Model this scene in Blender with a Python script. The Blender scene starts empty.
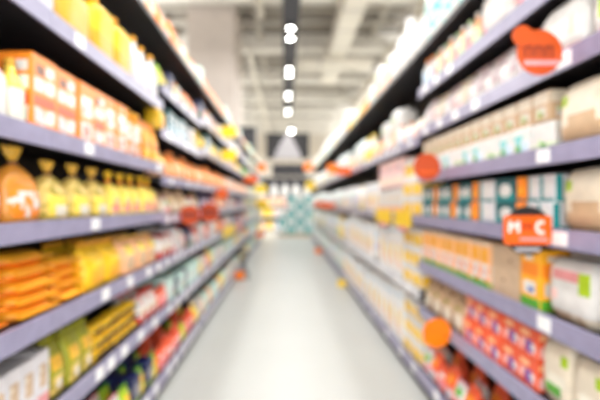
import bpy, math, random
from mathutils import Vector, Matrix
random.seed(7)
PI = math.pi
SC = bpy.context.scene
COL = SC.collection
CAM_H = 1.35
CZ = 7.2; CL = 33; TZ = 5.65    # ceiling height, hall length, height of the lighting track
XL, XR = -0.85, 0.96          # shelf faces of the two rows
BAY = 1.333

# ------------------------------------------------------------------ materials
def lin(c):
    return tuple((v/255/12.92 if v/255 <= 0.04045 else ((v/255+0.055)/1.055)**2.4) for v in c)
MATS = {}
def mat(name, rgb, rough=0.45, rgb2=None, scale=18, metal=0.0, thresh=0.5, var=0.10, emit=None):
    """procedural surface: a colour with a soft mottle, or two printed colours in noise patches"""
    if name in MATS: return MATS[name]
    m = bpy.data.materials.new(name); m.use_nodes = True
    nt = m.node_tree; b = nt.nodes['Principled BSDF']
    b.inputs['Roughness'].default_value = rough
    b.inputs['Metallic'].default_value = metal
    tc = nt.nodes.new('ShaderNodeTexCoord')
    nz = nt.nodes.new('ShaderNodeTexNoise'); nz.inputs['Scale'].default_value = scale
    nz.inputs['Detail'].default_value = 2.0
    nt.links.new(tc.outputs['Object'], nz.inputs['Vector'])
    cr = nt.nodes.new('ShaderNodeValToRGB')
    nt.links.new(nz.outputs['Fac'], cr.inputs['Fac'])
    c = lin(rgb)
    if rgb2 is None:
        cr.color_ramp.elements[0].color = tuple(min(1, v*(1-var)) for v in c)+(1,)
        cr.color_ramp.elements[1].color = tuple(min(1, v*(1+var*0.5)) for v in c)+(1,)
        cr.color_ramp.elements[0].position = 0.3; cr.color_ramp.elements[1].position = 0.7
    else:
        cr.color_ramp.elements[0].color = c+(1,); cr.color_ramp.elements[1].color = lin(rgb2)+(1,)
        cr.color_ramp.elements[0].position = thresh-0.03; cr.color_ramp.elements[1].position = thresh+0.03
    nt.links.new(cr.outputs['Color'], b.inputs['Base Color'])
    if emit:
        b.inputs['Emission Color'].default_value = lin(rgb)+(1,); b.inputs['Emission Strength'].default_value = emit
    MATS[name] = m
    return m
PAL = dict(
 white=(224,222,218), cream=(232,220,198), ivory=(238,232,214), yellow=(253,200,34), lemon=(253,222,90), amber=(254,176,40),
 orange=(250,140,36), redor=(236,92,52), red=(214,40,42), pink=(248,160,170), blush=(246,205,200), rose=(226,150,150),
 teal=(10,140,142), deepteal=(8,92,98), mint=(204,236,227), paleblue=(202,224,242), blue=(40,90,180), navy=(30,36,84),
 lavender=(212,206,234), purple=(120,80,160), green=(90,170,50), lime=(170,200,40), olive=(150,150,30), palegreen=(205,228,180),
 tan=(208,176,140), kraft=(200,172,142), brown=(120,72,44), dark=(36,34,40), grey=(170,166,170), bright=(242,242,240), palegrey=(215,212,215),
 peach=(250,190,140), mauve=(206,186,190), gold=(226,176,60))
for k, v in PAL.items():
    mat(k, v, 0.38)
mat('orange_print', PAL['orange'], 0.35, PAL['lemon'], 22)
mat('orange_white', PAL['white'], 0.35, PAL['orange'], 24, thresh=0.52)
mat('yellow_print', PAL['yellow'], 0.35, PAL['ivory'], 24, thresh=0.54)
mat('olive_print', (168,150,50), 0.35, (232,200,110), 26)
mat('red_print', PAL['redor'], 0.35, PAL['blush'], 26, thresh=0.54)
mat('pastel_print', (242,240,236), 0.35, PAL['peach'], 14, thresh=0.54)
mat('mint_print', (242,244,242), 0.35, PAL['mint'], 14, thresh=0.5)
mat('teal_print', (120,205,205), 0.35, PAL['white'], 16, thresh=0.52)
mat('mauve_print', PAL['mauve'], 0.4, PAL['white'], 22, thresh=0.52)
mat('kraft_print', PAL['kraft'], 0.5, PAL['cream'], 14, thresh=0.55)
mat('green_print', PAL['palegreen'], 0.4, PAL['white'], 26, thresh=0.5)
mat('busy_print', PAL['purple'], 0.4, PAL['white'], 30, thresh=0.42)
mat('speckle_print', PAL['tan'], 0.5, PAL['brown'], 30, thresh=0.6)
mat('clear_amber', (226,150,60), 0.18)
mat('shelf_metal', (38,36,40), 0.5)
mat('back_metal', (34,30,30), 0.6)
mat('rail_plastic', (150,146,174), 0.3)
mat('pale_rail', (222,222,226), 0.3)
mat('dark_rail', (58,52,56), 0.4)
mat('edge_metal', (168,160,160), 0.4)
mat('kick_metal', (70,66,74), 0.5)
mat('ticket', (250,250,250), 0.3)
mat('sign_orange', (226,92,6), 0.35, var=0.04)
mat('sign_rust', (194,74,8), 0.4, var=0.05)
mat('sign_deep', (188,68,16), 0.4, var=0.04)
mat('sign_amber', (252,128,8), 0.35, var=0.04)
mat('sign_yellow', (255,212,20), 0.35, var=0.04)
mat('sign_pink', (246,150,150), 0.35)
mat('sign_black', (24,22,24), 0.4)
mat('lettering_white', (250,240,235), 0.4)
mat('lettering_red', (168,38,10), 0.4)
mat('lettering_brown', (120,36,20), 0.4)
mat('floor_resin', (176,176,170), 0.38, var=0.03, scale=1.2)
mat('ceiling_concrete', (136,130,122), 0.9, var=0.25, scale=0.9)
mat('beam_paint', (222,218,210), 0.8, var=0.05, scale=2)
mat('joist_paint', (176,170,160), 0.8, var=0.06, scale=2)
mat('duct_paint', (226,220,208), 0.6, var=0.05, scale=2)
mat('pillar_plaster', (188,177,169), 0.85, var=0.06, scale=2.5)
mat('wall_plaster', (206,198,186), 0.85, var=0.05, scale=1.5)
mat('track_metal', (52,52,60), 0.5)
mat('lamp_glow', (255,255,250), 0.5, emit=30)

# ------------------------------------------------------------------ geometry
class Geo:
    def __init__(s): s.v = []; s.f = []; s.m = []; s.mats = []; s.smooth = []
    def mi(s, name):
        if name not in s.mats: s.mats.append(name)
        return s.mats.index(name)
    def face(s, idx, m, sm=False):
        s.f.append(tuple(idx)); s.m.append(s.mi(m)); s.smooth.append(sm)
    def box(s, x0, x1, y0, y1, z0, z1, m):
        b = len(s.v)
        s.v += [(x0,y0,z0),(x1,y0,z0),(x1,y1,z0),(x0,y1,z0),(x0,y0,z1),(x1,y0,z1),(x1,y1,z1),(x0,y1,z1)]
        for q in ((0,3,2,1),(4,5,6,7),(0,1,5,4),(1,2,6,5),(2,3,7,6),(3,0,4,7)):
            s.face([b+i for i in q], m)
    def rings(s, rings, matfn, n=24, close=True, smooth=True, base=(0,0)):
        """rings: (z, rx, ry, exponent[, ox, oy]) superellipse loops going up"""
        b = len(s.v)
        for r in rings:
            z, rx, ry, e = r[:4]; ox, oy = (r[4], r[5]) if len(r) > 4 else (0, 0)
            for k in range(n):
                t = 2*PI*(k+0.5)/n
                c, q = math.cos(t), math.sin(t)
                s.v.append((base[0]+ox+rx*math.copysign(abs(c)**(2/e), c), base[1]+oy+ry*math.copysign(abs(q)**(2/e), q), z))
        H = max(rings[-1][0], 1e-6)
        W = max(r[1] for r in rings)
        for j in range(len(rings)-1):
            for k in range(n):
                a = b+j*n+k; a2 = b+j*n+(k+1) % n
                q = (a, a2, a2+n, a+n)
                cx = sum(s.v[i][0] for i in q)/4-base[0]; cz = sum(s.v[i][2] for i in q)/4
                s.face(q, matfn(cx/W, cz/H), smooth)
        if close:
            s.face([b+k for k in range(n)][::-1], matfn(0, 0)); t = b+(len(rings)-1)*n
            s.face([t+k for k in range(n)], matfn(0, 1))
    def prism(s, pts, y0, y1, m):
        """outline in XZ extruded along Y"""
        b = len(s.v); n = len(pts)
        s.v += [(x, y0, z) for x, z in pts]+[(x, y1, z) for x, z in pts]
        s.face([b+i for i in range(n)], m); s.face([b+n+i for i in range(n)][::-1], m)
        for i in range(n):
            j = (i+1) % n; s.face((b+j, b+i, b+n+i, b+n+j), m)
    def add(s, g):
        b = len(s.v); s.v += g.v
        for f, mm, sm in zip(g.f, g.m, g.smooth): s.face([b+i for i in f], g.mats[mm], sm)
    def mesh(s, name):
        me = bpy.data.meshes.new(name); me.from_pydata([tuple(v) for v in s.v], [], s.f)
        for m in s.mats: me.materials.append(MATS[m])
        me.polygons.foreach_set('material_index', s.m); me.polygons.foreach_set('use_smooth', s.smooth)
        me.update(); return me
def obj(name, g, parent=None, loc=(0,0,0), rotz=0):
    o = bpy.data.objects.new(name, g if not isinstance(g, Geo) else g.mesh(name))
    COL.objects.link(o); o.location = loc; o.rotation_euler = (0, 0, rotz)
    if parent: o.parent = parent
    return o
def tag(o, label, cat, group=None, kind=None):
    o['label'] = label; o['category'] = cat
    if group: o['group'] = group
    if kind: o['kind'] = kind
    return o
def struct(name, g):
    o = obj(name, g); o['kind'] = 'structure'; return o
def patchfn(base, patches):
    def fn(u, v):
        c = base
        for (u0, u1, v0, v1, m) in patches:
            if u0 <= u <= u1 and v0 <= v <= v1: c = m
        return c
    return fn
def circle(r, n=28, cx=0, cz=0, a0=0):
    return [(cx+r*math.cos(2*PI*i/n+a0), cz+r*math.sin(2*PI*i/n+a0)) for i in range(n)]

# ------------------------------------------------------------------ package makers: each gives [(part name, Geo)], body first, base at z=0, face towards -Y
def carton(w, d, h, base, patches=(), discs=(), flap=None):
    g = Geo(); e = 0.003
    fn = patchfn(base, patches)
    xs = sorted({-1.0, 1.0} | {max(-1, min(1, p[i])) for p in patches for i in (0, 1)})
    zs = sorted({0.0, 1.0} | {max(0, min(1, p[i])) for p in patches for i in (2, 3)})
    def wall(T):
        for i in range(len(xs)-1):
            for j in range(len(zs)-1):
                b = len(g.v)
                for (u, v) in ((xs[i],zs[j]),(xs[i+1],zs[j]),(xs[i+1],zs[j+1]),(xs[i],zs[j+1])): g.v.append(T(u, v))
                g.face((b, b+1, b+2, b+3), fn((xs[i]+xs[i+1])/2, (zs[j]+zs[j+1])/2))
    wall(lambda u, v: (u*(w/2-e), -d/2, e+v*(h-2*e)))
    wall(lambda u, v: (-u*(w/2-e), d/2, e+v*(h-2*e)))
    wall(lambda u, v: (w/2, u*(d/2-e), e+v*(h-2*e)))
    wall(lambda u, v: (-w/2, -u*(d/2-e), e+v*(h-2*e)))
    top = flap or base
    for z, q in ((h, 1), (0, -1)):
        b = len(g.v)
        ring = [(-w/2+e,-d/2+e),(w/2-e,-d/2+e),(w/2-e,d/2-e),(-w/2+e,d/2-e)][::q]
        g.v += [(x, y, z) for x, y in ring]; g.face((b, b+1, b+2, b+3), top)
    # folded edges
    def strip(a, b_):
        k = len(g.v); g.v += a+b_; g.face((k, k+1, k+3, k+2), base)
    for z0, z1 in ((h-e, h), (0.0+e, 0.0)):
        strip([(-w/2+e,-d/2,z0),(w/2-e,-d/2,z0)], [(-w/2+e,-d/2+e,z1),(w/2-e,-d/2+e,z1)])
        strip([(-w/2+e,d/2,z0),(w/2-e,d/2,z0)], [(-w/2+e,d/2-e,z1),(w/2-e,d/2-e,z1)])
        for s_ in (-1, 1):
            strip([(s_*w/2,-d/2+e,z0),(s_*w/2,d/2-e,z0)], [(s_*(w/2-e),-d/2+e,z1),(s_*(w/2-e),d/2-e,z1)])
    for sx in (-1, 1):
        for sy in (-1, 1):
            strip([(sx*(w/2-e), sy*d/2, e), (sx*(w/2-e), sy*d/2, h-e)], [(sx*w/2, sy*(d/2-e), e), (sx*w/2, sy*(d/2-e), h-e)])
    for (u, v, r, m) in discs:
        g.prism(circle(r, 20, u*w/2, v*h), -d/2-0.0012, -d/2+0.001, m)
        b = len(g.v); pts = circle(r, 20, 0, v*h)
        for s_ in (-1, 1):
            b = len(g.v); g.v += [(s_*(w/2+0.001), x, z) for x, z in pts]; g.face([b+i for i in range(20)][::s_], m)
    return [('body', g)]
def pouch(w, d, h, base, patches=(), seal='white', full=1.0, n=28, seed=0, wr=0.004, notch=True):
    """pillow bag on a gusset base with a crimped top seal"""
    rnd = random.Random(seed); g = Geo(); R = []; fn = patchfn(base, patches)
    K = 13
    for k in range(K):
        v = k/(K-1)
        taper = 1 - max(0, (v-0.45)/0.55)**1.8*0.96
        bottom = 0.86+0.14*min(1, v/0.18)
        wob = rnd.uniform(-wr, wr)
        R.append((v*h*0.94, w/2*(0.93+0.07*math.sin(PI*min(1, v*1.1)))+wob*0.5, max(0.004, d/2*taper*bottom*full+wob), 3.2 if v < 0.8 else 4.0, 0, wob*0.7))
    R.insert(0, (0, w/2*0.84, d/2*0.74, 3.2, 0, 0))
    R[1] = (0.006,)+R[1][1:]
    g.rings(R, fn, n)
    top = R[-1][0]
    s = Geo(); m = 11
    for side in (0, 1):
        pass
    k0 = len(s.v)
    for i in range(m+1):
        x = -w/2*0.95+w*0.95*i/m
        y = 0.0022*math.sin(i*2.1)
        s.v += [(x, y-0.002, top-0.003), (x, y-0.0015, h+(0.004 if i % 2 and notch else 0)), (x, y+0.002, top-0.003), (x, y+0.0015, h+(0.004 if i % 2 and notch else 0))]
    for i in range(m):
        a = k0+i*4; c = a+4
        s.face((a, c, c+1, a+1), seal); s.face((c+2, a+2, a+3, c+3), seal); s.face((a+1, c+1, c+3, a+3), seal)
    return [('body', g), ('top_seal', s)]
def tied_bag(w, d, h, base, patches=(), neck='gold', tie='red', seed=0):
    """filled film bag gathered and clipped at the neck with a flared ruffle"""
    rnd = random.Random(seed); g = Geo(); fn = patchfn(base, patches); hb = h*0.78
    pr = [(0,.80),(.015,.93),(.12,1),(.35,1.0),(.55,.97),(.70,.88),(.82,.70),(.92,.42),(1,.16)]
    g.rings([(v*hb, w/2*r+rnd.uniform(-.002,.002), d/2*r+rnd.uniform(-.003,.003), 2.9) for v, r in pr], fn, 26)
    t = Geo(); t.rings([(hb-0.004, .016, .014, 2), (hb+0.010, .017, .015, 2)], lambda u, v: tie, 12)
    r = Geo(); n = 20; z0 = hb+0.010; zt = h
    b = len(r.v)
    for j, (z, q) in enumerate(((z0, .013), (z0+(zt-z0)*.45, w*.13), (zt, w*.18))):
        for k in range(n):
            a = 2*PI*k/n; f = q*(1+0.28*math.sin(k*PI/2+seed)*(j > 0)); r.v.append((f*math.cos(a), f*0.6*math.sin(a), z+(0.006*math.sin(k*2.3) if j == 2 else 0)))
    for j in range(2):
        for k in range(n):
            a = b+j*n+k; c = b+j*n+(k+1) % n; r.face((a, c, c+n, a+n), neck, True)
    r.face([b+k for k in range(n)][::-1], neck); r.face([b+n+k for k in range(n)], neck)
    return [('body', g), ('tie_clip', t), ('ruffle', r)]
def flat_bag(w, d, h, base, patches=(), seal='orange', seed=0, n=22):
    """filled bag lying on its back: a low cushion with crimped ends at either side"""
    rnd = random.Random(seed); g = Geo(); fn = patchfn(base, patches)
    R = [(0, w*.42, d*.42, 4), (h*.12, w*.475, d*.47, 4), (h*.40, w*.49, d*.495, 4), (h*.62, w*.49, d*.495, 4), (h*.86, w*.45, d*.45, 3.6), (h, w*.34, d*.34, 3)]
    R = [(z, a+rnd.uniform(-.003,.002), b+rnd.uniform(-.004,.002), e, rnd.uniform(-.002,.002), 0) for z, a, b, e in R]
    g.rings(R, fn, n)
    s = Geo(); s.box(-w*.46, w*.46, -d*.5-.016, -d*.5+.008, h*.42, h*.42+.005, seal)
    return [('body', g), ('end_seal', s)]
def bottle(w, d, h, base, cap='white', label=None, capr=0.26, neck=0.82, handle=False, e=2.6, shoulder=0.6, caph=0.10, hfrac=1.0):
    g = Geo(); hb = h*(1-caph)
    pr = [(0,.86),(.02,.97),(.06,1),(shoulder*.55,.98),(shoulder,1.0),(shoulder+.08,.93),((shoulder+neck)/2+.05,.66),(neck+.06,capr+.06),(1,capr)]
    lab = patchfn(base, [(-1.1,1.1,.13,.56,label)] if label else [])
    g.rings([(v*hb, w/2*r, d/2*r if r > .5 else w/2*r, e if r > .5 else 2.0) for v, r in pr], lab, 24)
    P = [('body', g)]
    c = Geo(); r = w/2*capr*1.12
    c.rings([(hb-0.002, r, r, 2), (h-0.004, r, r, 2), (h, r*.86, r*.86, 2)], lambda u, v: cap, 18)
    P.append(('cap', c))
    if handle:
        hd = Geo(); x = w*.30; z0, z1 = hb*(shoulder-.02), hb*.93
        pts = [(w*.02, z1-.004), (x, z1-.012), (x+w*.10, (z0+z1)/2), (x+w*.06, z0)]
        for (a, b) in zip(pts[:-1], pts[1:]): tube(hd, (a[0],0,a[1]), (b[0],0,b[1]), w*.055, base)
        P.append(('handle', hd))
    return P
def tube(g, a, b, r, m, n=8):
    a = Vector(a); b = Vector(b); z = (b-a).normalized(); x = z.orthogonal().normalized(); y = z.cross(x); k = len(g.v)
    for p in (a, b):
        for i in range(n): g.v.append(tuple(p+x*r*math.cos(2*PI*i/n)+y*r*math.sin(2*PI*i/n)))
    for i in range(n): g.face((k+i, k+(i+1) % n, k+n+(i+1) % n, k+n+i), m, True)
    g.face([k+i for i in range(n)][::-1], m); g.face([k+n+i for i in range(n)], m)
def jar(w, h, base, lid='gold', label='white'):
    g = Geo(); g.rings([(0,w*.44,w*.44,2),(h*.04,w*.49,w*.49,2),(h*.70,w*.49,w*.49,2),(h*.80,w*.40,w*.40,2),(h*.88,w*.36,w*.36,2)], patchfn(base, [(-1.1,1.1,.25,.75,label)]), 22)
    l = Geo(); l.rings([(h*.86,w*.40,w*.40,2),(h*.98,w*.40,w*.40,2),(h,w*.37,w*.37,2)], lambda u, v: lid, 22)
    return [('body', g), ('lid', l)]
def roll_pack(w, d, h, base, patches=(), nx=2, nz=2, core='cream', seed=0):
    """soft film pack bulging over the rolls or folded pads inside"""
    g = Geo(); fn = patchfn(base, patches); R = []; K = nz*6
    for k in range(K+1):
        v = k/K; bul = abs(math.sin(PI*v*nz))**.5
        q = 0.93+.07*bul
        if k in (0, K): q = .82
        R.append((v*h, w/2*q, d/2*q, 5))
    g.rings(R, fn, 28)
    s = Geo(); s.box(-w*.5+.004, w*.5-.004, -.010, .010, h-.003, h+.012, core)
    return [('body', g), ('gathered_fold', s)]
def snack_bag(w, d, h, a, b, seed=0):
    return pouch(w, d, h, a, [(-.75,.75,.15,.55,b)], seal=a, seed=seed)

# ------------------------------------------------------------------ the products: name -> (object name, look, category, maker, w, d, h)
S = {}
def sku(key, kind, look, cat, parts, w, d, h):
    S[key] = dict(kind=kind, look=look, cat=cat, parts=parts, w=w, d=d, h=h, near=None, far=None)
F = (-1.1, 1.1)
sku('jerry_y','oil_can','yellow handled oil can','can', bottle(.21,.16,.33,'yellow','amber','amber',.24,handle=True,e=4,shoulder=.76,neck=.84), .21,.16,.33)
sku('jerry_p','oil_can','pale yellow oil can with gold label','can', bottle(.25,.17,.31,'lemon','yellow','gold',.22,handle=True,e=3.0,shoulder=.6), .25,.17,.31)
sku('white_bottle','cleaner_bottle','white bottle with yellow cap','bottle', bottle(.11,.09,.28,'white','amber','palegrey',.34,e=3), .11,.09,.28)
sku('pinkw_bottle','cleaner_bottle','pinkish white bottle with orange cap','bottle', bottle(.11,.09,.24,'blush','orange','white',.34), .11,.09,.24)
sku('lemon_bottle','cleaner_bottle','pale yellow bottle with gold cap','bottle', bottle(.09,.08,.23,'lemon','gold','ivory',.32), .09,.08,.23)
sku('win_box','pasta_box','orange box with white and teal windows','box', carton(.125,.12,.27,'orange',[(-.85,.85,.08,.30,'orange_white'),(-.8,-.05,.10,.28,'palegrey'),(.1,.8,.10,.28,'mint'),(-.9,.9,.32,.46,'redor'),(-.85,-.05,.52,.70,'white'),(.05,.85,.52,.70,'mint'),(-.7,0,.74,.88,'brown'),(.1,.8,.76,.9,'white')],flap='brown'), .125,.12,.27)
sku('win_box2','pasta_box','orange box with white panels','box', carton(.125,.12,.27,'orange',[(-.8,.8,.08,.36,'white'),(-.3,.3,.12,.3,'redor'),(-.8,.8,.45,.78,'pastel_print'),(-.5,.1,.5,.66,'grey')],flap='orange'), .125,.12,.27)
sku('orange_jar','sauce_jar','orange sauce jar with white label','jar', jar(.125,.26,'clear_amber','amber','orange_white'), .125,.125,.26)
sku('orange_tub','cereal_bag','orange cereal bag','bag', pouch(.20,.10,.27,'orange',[(-.5,.5,.5,.8,'amber'),(-.6,.3,.1,.3,'lemon')],'orange',seed=3), .20,.10,.27)
sku('tied_or','pasta_bag','amber pasta bag with tied neck','bag', tied_bag(.20,.12,.265,'clear_amber',[(-.8,.8,.12,.45,'orange_white'),(-.5,.4,.5,.72,'orange')],'gold','brown',1), .20,.12,.265)
sku('tied_ol','pasta_bag','olive pasta bag with tied neck','bag', tied_bag(.165,.11,.24,'olive_print',[(-.7,.7,.15,.55,'lemon'),(-.4,.5,.2,.4,'ivory')],'gold','brown',2), .165,.11,.24)
sku('tied_ye','pasta_bag','yellow pasta bag with tied neck','bag', tied_bag(.15,.11,.235,'lemon',[(-.8,.8,.10,.34,'red_print'),(-.6,.6,.36,.62,'peach')],'yellow','redor',3), .15,.11,.235)
sku('flat_or','noodle_bag','flat orange noodle bag','bag', flat_bag(.235,.26,.045,'amber',[(-.9,.9,0,.35,'orange')],'amber',1), .235,.276,.047)
sku('flat_kr','noodle_bag','flat orange bag with kraft window','bag', flat_bag(.235,.26,.045,'amber',[(-.8,.8,.1,.8,'tan')],'orange',2), .235,.276,.047)
sku('puffy_ye','crisps_bag','puffy yellow crisps bag','bag', pouch(.17,.13,.22,'yellow',[(-.6,.6,.2,.5,'amber'),(-.3,.7,.55,.7,'lemon')],'amber',seed=5,wr=.008), .17,.13,.22)
sku('puffy_ta','crisps_bag','tan and yellow crisps bag','bag', pouch(.17,.13,.21,'peach',[(-.7,.7,.15,.6,'tan'),(-.4,.4,.6,.8,'lemon')],'gold',seed=6,wr=.007), .17,.13,.21)
sku('grey_box','tea_box','pale grey box with pink corner','box', carton(.075,.14,.22,'palegrey',[(-1,1,0,.28,'rose'),(-.6,.6,.4,.8,'kraft_print')]), .075,.14,.22)
sku('green_bag','salad_bag','olive green bag with lime print','bag', pouch(.12,.10,.235,'olive',[(-.8,.8,.08,.42,'olive_print'),(-.6,.6,.5,.72,'gold'),(-.3,.2,.2,.3,'white')],'olive',seed=7), .12,.10,.235)
sku('yel_small','snack_bag','small bright yellow snack bag','bag', flat_bag(.085,.085,.055,'yellow',[(-.6,.6,.2,.7,'gold')],'dark',8,18), .085,.10,.06)
sku('wr_small','snack_bag','white snack bag with red end','bag', pouch(.12,.09,.18,'white',[(-1.1,-.3,0,.3,'red'),(.1,1.1,.7,1,'redor'),(-.6,.5,.35,.6,'tan')],'red',seed=9), .12,.09,.18)
sku('red_small','sweets_bag','red and pink sweets bag','bag', pouch(.11,.08,.16,'redor',[(-.8,.8,.15,.5,'pink'),(-.4,.6,.55,.75,'white')],'redor',seed=10), .11,.08,.16)
sku('gr_small','sweets_bag','green and yellow sweets bag','bag', pouch(.11,.08,.17,'lime',[(-.8,.8,.15,.5,'lemon'),(-.4,.6,.55,.75,'amber')],'green',seed=11), .11,.08,.17)
sku('navy_box','biscuit_box','navy biscuit box','box', carton(.12,.09,.18,'navy',[(-.6,.6,.3,.7,'grey'),(-.8,.8,.08,.2,'lime')]), .12,.09,.18)
sku('pink_small','sweets_bag','white and pink sweets bag','bag', pouch(.12,.08,.17,'white',[(-.8,.8,.15,.5,'pink'),(-.4,.6,.6,.8,'green')],'pink',seed=12), .12,.08,.17)
sku('busy_box','spice_box','purple and white spice box','box', carton(.07,.08,.15,'busy_print',[(-.7,.7,.55,.85,'white'),(-.5,.5,.15,.3,'gold')]), .07,.08,.15)
sku('teal_box','filter_box','teal box with white circle','box', carton(.10,.13,.105,'deepteal',[(-1,1,0,.4,'teal')],[(0,.5,.030,'white')]), .10,.13,.105)
sku('teal_wbox','filter_box','white box with teal border','box', carton(.10,.13,.105,'palegrey',[(-1,-.6,0,1,'teal'),(-1,1,0,.12,'teal'),(-.3,.5,.3,.8,'white')]), .10,.13,.105)
sku('orange_slim','filter_box','slim orange and teal box','box', carton(.045,.12,.105,'orange',[(-1,1,0,.12,'deepteal'),(-.6,.6,.3,.6,'amber')]), .045,.12,.105)
sku('green_tier','tissue_box','white and green tissue box','box', carton(.12,.13,.115,'white',[(-1,1,0,.28,'palegreen'),(-.8,.1,.1,.5,'green_print'),(.3,.9,.3,.7,'teal_print'),(-.2,.3,.05,.3,'green')]), .12,.13,.115)
sku('teal_tier','tissue_box','white and teal tissue box','box', carton(.12,.13,.115,'white',[(-.9,.9,.1,.75,'teal_print'),(.1,.8,.15,.5,'paleblue'),(-.8,-.2,.05,.35,'green')]), .12,.13,.115)
sku('beige_tier','tissue_box','beige and green tissue box','box', carton(.10,.13,.115,'tan',[(-1,1,.6,1,'cream'),(-.6,.6,.1,.45,'green_print'),(-.3,.3,.1,.3,'olive')]), .10,.13,.115)
sku('tan_pack','bread_pack','cream bread pack with brown base','pack', roll_pack(.26,.22,.22,'cream',[(*F,0,.30,'tan'),(*F,0,.06,'brown'),(-.8,-.4,.6,.8,'lime'),(-.3,.6,.3,.55,'tan')],2,1,'white'), .26,.22,.22)
sku('leaf_pack','napkin_pack','white napkin pack with green leaf','pack', roll_pack(.27,.22,.23,'white',[(*F,0,.22,'kraft_print'),(.2,.8,.55,.85,'lime'),(-.8,-.2,.35,.55,'blush'),(-.6,.1,.72,.80,'rose')],2,1,'white'), .27,.22,.23)
sku('cream_pack','napkin_pack','cream napkin pack with green tips','pack', roll_pack(.165,.18,.24,'cream',[(-.6,0,.1,.25,'green'),(.3,.8,.75,.9,'lime'),(-.5,.6,.4,.55,'ivory')],1,1,'cream'), .165,.18,.24)
sku('flour','flour_bag','orange and white flour bag','bag', carton(.10,.09,.235,'peach',[(-1,1,0,.14,'green'),(-.9,.9,.14,.52,'orange_white'),(-.8,.7,.55,.86,'amber'),(-.3,.3,.28,.42,'paleblue'),(-1,1,.93,1,'cream')]), .10,.09,.235)
sku('flour_big','flour_bag','bright orange flour bag with green base','bag', carton(.125,.12,.245,'amber',[(-1,1,0,.18,'green'),(-.7,.6,.24,.46,'white'),(-.2,.4,.28,.36,'blue'),(-.9,.9,.55,.78,'orange'),(-.5,.3,.82,.9,'white')]), .125,.12,.245)
sku('kraft_box','sugar_box','plain kraft brown box','box', carton(.19,.17,.235,'kraft',[(-.2,.0,.3,.35,'brown'),(.3,.5,.7,.75,'brown')]), .19,.17,.235)
sku('red_multi','cookie_pack','red and orange cookie pack','pack', carton(.115,.13,.12,'redor',[(-.9,.9,.1,.55,'red_print'),(-.3,.5,.15,.6,'purple'),(-.9,.2,.7,.9,'peach'),(.3,.8,.3,.5,'white')]), .115,.13,.12)
sku('speck','dog_food_bag','speckled tan bag','bag', pouch(.16,.12,.24,'speckle_print',[(-.7,.7,.2,.5,'cream'),(-.5,.2,.6,.7,'olive')],'tan',seed=15), .16,.12,.24)
sku('red_lo','biscuit_bag','red and white biscuit bag','bag', pouch(.14,.11,.20,'redor',[(-.8,.8,.12,.42,'blush'),(-.4,.5,.2,.34,'paleblue'),(-.7,.7,.6,.8,'orange')],'redor',seed=16), .14,.11,.20)
sku('wpink','diaper_pack','white pack with pink stripe','pack', roll_pack(.30,.24,.235,'white',[(*F,.35,.5,'blush'),(-.8,.5,.6,.72,'rose'),(-.9,-.3,.1,.25,'pink')],2,1,'white'), .30,.24,.235)
sku('wgreen','diaper_pack','white pack with green spots','pack', roll_pack(.27,.22,.20,'white',[(-.6,-.2,.35,.7,'lime'),(.3,.6,.4,.7,'palegreen'),(*F,0,.10,'blush')],2,1,'white'), .27,.22,.20)
sku('mauve_bag','cotton_bag','mauve crinkled bag','bag', pouch(.15,.13,.20,'mauve_print',[(-.5,.5,.3,.5,'white')],'mauve',seed=17,wr=.009), .15,.13,.20)
sku('cream_bag','cotton_bag','cream crinkled bag','bag', pouch(.15,.13,.19,'cream',[(-.6,.6,.2,.5,'blush'),(-.3,.4,.6,.75,'white')],'cream',seed=18,wr=.008), .15,.13,.19)
sku('mix_bottle','lotion_bottle','peach lotion bottle with green label','bottle', bottle(.075,.06,.20,'peach','white','palegreen',.36), .075,.06,.20)
sku('mix_bottle2','lotion_bottle','white lotion bottle with red label','bottle', bottle(.075,.06,.19,'white','palegreen','rose',.36), .075,.06,.19)
sku('wo_bottle','lotion_bottle','white lotion bottle with orange cap','bottle', bottle(.08,.07,.21,'white','orange','paleblue',.40), .08,.07,.21)
sku('aqua_pack','kitchen_roll_pack','aqua patterned kitchen roll pack','pack', roll_pack(.24,.20,.42,'teal_print',[(*F,.4,.5,'white'),(-.4,.5,.6,.8,'mint')],2,2,'mint'), .24,.20,.42)
sku('peach_pack','kitchen_roll_pack','white and peach kitchen roll pack','pack', roll_pack(.24,.20,.36,'white',[(-.7,.7,.2,.5,'peach'),(-.5,.5,.65,.8,'palegreen')],2,2,'white'), .24,.20,.36)
sku('tall_white','detergent_bottle','tall white detergent bottle','bottle', bottle(.18,.13,.40,'white','white',None,.42,e=3,neck=.9,shoulder=.72), .18,.13,.40)
sku('yel_cube','soap_pack','yellow and white soap pack','pack', carton(.20,.17,.15,'white',[(-.95,.95,.08,.66,'yellow'),(-.3,.3,.2,.5,'lemon')]), .20,.17,.15)
sku('big_or','washing_powder_box','white box with orange and yellow panel','box', carton(.22,.16,.38,'bright',[(-.7,.7,.12,.62,'pastel_print'),(-.45,.4,.2,.5,'peach'),(-.1,.5,.3,.58,'lemon'),(-.8,.8,.82,.9,'paleblue')]), .22,.16,.38)
sku('big_pk','washing_powder_box','pale pink and beige box','box', carton(.28,.18,.25,'blush',[(-.9,.9,.1,.35,'cream'),(-.5,.5,.5,.8,'mauve'),(-.8,-.4,.6,.8,'pink')]), .28,.18,.25)
sku('big_wt','washing_powder_box','white box with peach stripe','box', carton(.28,.18,.24,'white',[(*F,.12,.3,'peach'),(-.5,.6,.5,.75,'cream')]), .28,.18,.24)
sku('mint_b','softener_bottle','pale mint softener bottle','bottle', bottle(.16,.11,.33,'mint','white','white',.40,e=3), .16,.11,.33)
sku('blue_b','softener_bottle','pale blue softener bottle','bottle', bottle(.16,.11,.35,'paleblue','white','white',.40,e=3), .16,.11,.35)
sku('ivory_b','softener_bottle','ivory softener bottle with yellow cap','bottle', bottle(.16,.11,.32,'ivory','lemon','lemon',.40,e=3), .16,.11,.32)
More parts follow.
